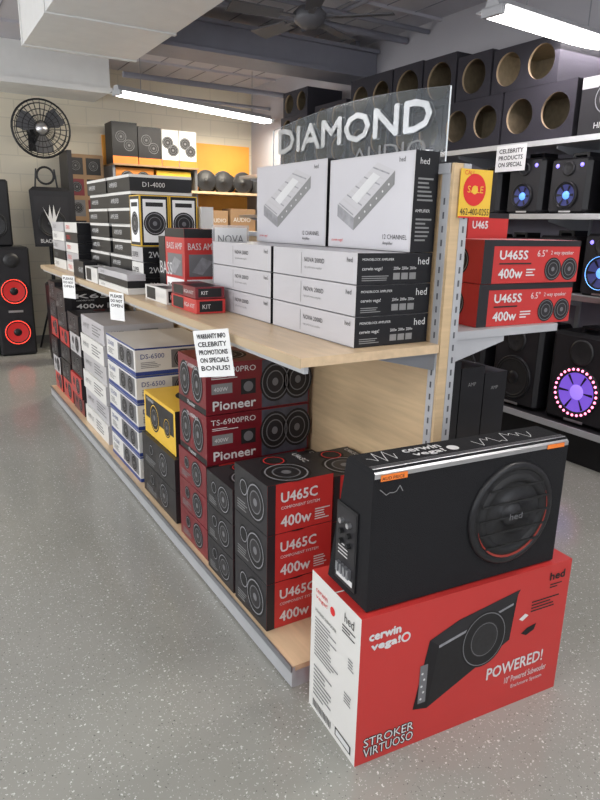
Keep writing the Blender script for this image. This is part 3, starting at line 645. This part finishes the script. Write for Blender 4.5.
def party_speaker(y0,y1,z0,h,led,tw=None,depth=.34,x0=RX+.03,dots=0,cone=None,two=False,r=None):
    b=B('party_speaker');z0+=G
    F=b.cbox(x0,x0+depth,y0,y1,z0,z0+h,PLAS,.025);L=F['L'];w=y1-y0
    r=r or min(w*.42,h*.3)
    b.rect(L,.08,.04,.92,.96,DARK,.001)
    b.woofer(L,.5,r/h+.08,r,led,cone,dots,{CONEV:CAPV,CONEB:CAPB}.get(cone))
    vv=.80;q=L.p(.5,vv)
    b.lathe(q,L.N,[(r*.5,0),(r*.5,.012),(r*.42,.014),(r*.3,.004),(.001,.012)],CONE,20)
    if tw: b.torus(q+L.N*.012,L.N,r*.45,.003,tw,28,5)
    if cone==CONEB:
        for u in (.2,.8): b.lathe(L.p(u,.86),L.N,[(.014,0),(.012,.004),(.0005,.006)],LEDV,10)
    b.rect(L,.35,.02,.65,.05,SILV,.003)
    b.box(x0+depth*.3,x0+depth*.7,y0+w*.3,y1-w*.3,z0+h+.02,z0+h+.035,PLAS)
    for yy in (y0+w*.3,y1-w*.3-.02): b.box(x0+depth*.3,x0+depth*.7,yy,yy+.02,z0+h-.005,z0+h+.02,PLAS)
    return b.done()
party_speaker(2.68,2.98,1.6,.34,None,None,cone=CONEB,r=.085)
party_speaker(3.03,3.33,1.6,.36,None,None,cone=CONEB,r=.085)
party_speaker(3.4,3.72,1.6,.30,None,LEDV,r=.09)
party_speaker(2.25,2.58,1.6,.34,LEDR,None,r=.09);party_speaker(3.85,4.2,1.6,.33,LEDR,None);party_speaker(4.35,4.75,1.6,.33,None,None)
party_speaker(2.35,2.66,1.1,.38,LEDB,None,cone=CONEB);party_speaker(2.72,3.02,1.1,.36,LEDB,None,r=.09);party_speaker(3.1,3.4,1.1,.34,None,LEDV);party_speaker(3.5,3.85,1.1,.36,None,LEDR)
party_speaker(4.0,4.4,1.1,.36,None,None)
party_speaker(2.32,2.80,.255,.60,LEDP,None,dots=28,cone=CONEV,r=.17)
party_speaker(2.88,3.3,.255,.60,None,None,r=.16);party_speaker(1.8,2.25,.255,.6,LEDP,None,r=.16,dots=24);party_speaker(3.4,3.8,.255,.58,None,None,r=.15);party_speaker(3.9,4.35,.255,.6,LEDR,None,r=.16)
b=B('paper_sign',(RX-.016,3.28,1.88));F=Fr((0,.13,0),(0,-1,0),(0,0,1),.26,.17);b.box(0,.002,-.13,.13,0,.17,PAPER)
for i,t in enumerate(('CELEBRITY','PRODUCTS','ON SPECIAL')): b.bold(F,t,.1,.7-i*.26,.16,TXK,.001,w=.8,e=.0008)
b.done()
# ------------------------------------------------------------ back wall display
b=B('back_display_shelving');bx0,bx1=2.16,4.15;yf=7.95
b.box(bx0,bx1,YB-.03,YB-.002,.1,2.5,ORGW)
for z in (.4,.9,1.4,1.88): b.box(bx0,bx1,yf,YB-.03,z-.03,z,WOODH)
b.box(bx0,3.22,yf,YB-.03,2.13,2.15,BROWN)
for x in (bx0,3.19,bx1-.03): b.box(x,x+.03,yf+.05,YB-.03,0,2.13,STEELG)
b.done()
def car_speaker(x,y,z,r):
    b=B('car_speaker',(x,y,z+r+.004));ax=(-.1,-1,.05)
    b.lathe((0,0,0),ax,[(r,0),(r,.012),(r*.9,.016),(r*.8,.012),(r*.75,.016),(r*.3,.0),(r*.25,.012),(.001,.02)],CONE)
    b.lathe((0,0,0),(.1,1,-.05),[(r*.98,0),(r*.6,.06),(r*.6,.1),(.001,.1)],PLAS);b.torus((0,0,0),ax,r*.96,.008,MGREY);b.box(-r*.5,r*.5,0,.1,-r-.003,-r*.7,PLAS)
    b.done()
for x in (3.36,3.60,3.88,4.0): car_speaker(x,8.06 if x<3.95 else 8.26,1.88,.13)
for x in (3.48,3.74): car_speaker(x,8.24,1.88,.12)
OBX=mat('orange_box',(.55,.20,.03),.5,noise=.1)
for i,(x,w,h,c) in enumerate(((2.17,.30,.46,BLACK),(2.48,.28,.43,DARK),(2.77,.21,.42,WHITE),(2.99,.22,.42,WHITE))):
    gbox('car_speaker_box',x,x+w,8.0,8.3,2.15,2.15+h,c,{'T':BROWN},lambda b,F:(spk(b,F['E'],.35,.65,.07),spk(b,F['E'],.66,.45,.07),b.rect(F['E'],0,0,1,.18,ORG)))
gbox('car_speaker_box',2.20,2.66,8.02,8.3,1.88,2.11,OBX,None,lambda b,F:(spk(b,F['E'],.3,.5,.08),spk(b,F['E'],.72,.5,.08)))
gbox('amplifier_box',2.7,3.14,8.02,8.3,1.88,2.10,YEL,None,lambda b,F:(b.text(F['E'],'DIAMOND',.1,.4,.25,TXK,w=.8,d=.002)))
for z in (.4,.9,1.4):
    x=2.22
    while x<3.7:
        w=random.uniform(.25,.4);
        if not (x<3.22<x+w+.03): gbox('stereo_box',x,x+w,8.02,8.3,z,z+random.uniform(.22,.38),random.choice((BLACK,RED,WHITE,YEL,BROWN)),None,lambda b,F:b.text(F['E'],'AUDIO',.1,.4,.2,TXW))
        x+=w+.04
b=B('demo_board',(1.63,7.9,0));b.box(0,.05,0,.45,0,2.25,DARK);b.box(.05,.5,0,.45,0.0,.4,DARK);b.box(.05,.5,.4,.45,.4,2.25,BROWN);b.box(.05,.5,0,.45,1.2,1.23,DARK)
F=Fr((.05,.4,1.25),(1,0,0),(0,0,1),.45,1.0)
for i in range(4):
    for j in range(2): b.rect(F,.08+j*.46,.05+i*.24,.46+j*.46,.24+i*.24,(BLACK,MGREY,DRED,DARK)[(i+j)%4],.002);spk(b,F,.27+j*.46,.15+i*.24,.06,.004)
b.done()
def tower(name,x0,x1,y0,y1,h,led):
    b=B(name);F=b.cbox(x0,x1,y0,y1,.002,h,PLAS,.02);E=F['E'];w=x1-x0
    b.rect(E,.06,.03,.94,.97,DARK,.001)
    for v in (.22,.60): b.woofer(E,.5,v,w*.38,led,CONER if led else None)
    b.lathe(E.p(.5,.88),E.N,[(.08,0),(.08,.01),(.03,.004),(.001,.01)],CONE,20)
    b.rect(E,.3,.405,.7,.425,SILV,.003);b.done()
tower('tower_speaker',.74,1.12,7.75,8.2,1.2,LEDR)
tower('tower_speaker',.26,.70,7.8,8.2,1.2,LEDR)
b=B('bookshelf_speaker');F=b.cbox(.62,.98,7.82,8.15,1.202,1.9,PLAS,.02);b.woofer(F['E'],.5,.32,.14,None);b.woofer(F['E'],.5,.75,.08,None);b.done()
b=B('pa_speaker_on_stand',(1.40,8.0,0))
z0,z1=1.2,1.84
b.hexa([(-.20,-.2,z0),(.20,-.2,z0),(.14,.15,z0),(-.14,.15,z0),(-.22,-.2,z1-.04),(.22,-.2,z1-.04),(.15,.15,z1-.04),(-.15,.15,z1-.04)],PLAS)
b.hexa([(-.22,-.2,z1-.04),(.22,-.2,z1-.04),(.15,.15,z1-.04),(-.15,.15,z1-.04),(-.17,-.17,z1),(.17,-.17,z1),(.12,.12,z1),(-.12,.12,z1)],PLAS)
E=Fr((-.2,-.2,z0),(1,0,0),(0,0,1),.4,.6);b.rect(E,.05,.05,.95,.9,DARK,.002)
b.woofer(E,.5,.42,.15,None)
b.poly(E,[(.26,.72),(.44,.42),(.50,.24),(.56,.42),(.74,.72),(.60,.54),(.55,.76),(.50,.50),(.45,.76),(.40,.54)],TXW,.024)
b.text(E,'BLACKMORE',.16,.07,.07,TXW,.003,w=.68)
b.torus((0,0,z1+.13),(0,1,0),.09,.012,PLAS,20,6)
for sx in (-.12,.12): b.cyl((sx,0,z1-.01),(sx*.8,0,z1+.2),.01,PLAS,6)
b.cyl((0,0,.35),(0,0,z0),.02,PLAS)
for i in range(3):
    a=2*math.pi*i/3+.5;b.cyl((0,0,.75),(.22*math.cos(a),.22*math.sin(a),.012),.012,PLAS,8)
b.done()
tower('tower_speaker',1.2,1.43,7.1,7.4,.85,None)
# ------------------------------------------------------------ lights
w=bpy.data.worlds.new('sky');S.world=w;w.use_nodes=True;w.node_tree.nodes['Background'].inputs[0].default_value=(.78,.88,1,1);w.node_tree.nodes['Background'].inputs[1].default_value=2.0
def area(loc,rot,sx,sy,e,col):
    l=bpy.data.lights.new('window_light','AREA');l.shape='RECTANGLE';l.size=sx;l.size_y=sy;l.energy=e;l.color=col
    o=bpy.data.objects.new('window_light',l);COL.objects.link(o);o.location=loc;o.rotation_euler=rot
for y in (0,3.2,6.4): area((XL-.15,y,1.7),(0,math.radians(-90),0),2,2.4,(34,48,90)[int(y/3)],(1,.98,.96))
for x in (-1.2,2.3): area((x,YN-.15,1.7),(math.radians(90),0,0),2.6,2,20,(1,.98,.96))  # fill lamps outside the added near-wall windows
# ------------------------------------------------------------ camera
F_=640;th=math.radians(30.94);ph=math.radians(15.35);ro=math.radians(1.2)
h=V((math.sin(th),math.cos(th),0));r=V((math.cos(th),-math.sin(th),0));z=V((0,0,1))
f=h*math.cos(ph)-z*math.sin(ph);u=h*math.sin(ph)+z*math.cos(ph)
cx=r*math.cos(ro)+u*math.sin(ro);cy=-r*math.sin(ro)+u*math.cos(ro)
cd=bpy.data.cameras.new('camera');cam=bpy.data.objects.new('camera',cd);COL.objects.link(cam);S.camera=cam
M=Matrix((cx,cy,-f)).transposed().to_4x4();M.translation=V((0,0,1.5));cam.matrix_world=M
cd.sensor_fit='VERTICAL';cd.sensor_height=36;cd.lens=36*F_/800;cd.clip_start=.05
S.view_settings.view_transform='Standard';S.view_settings.exposure=-0.08
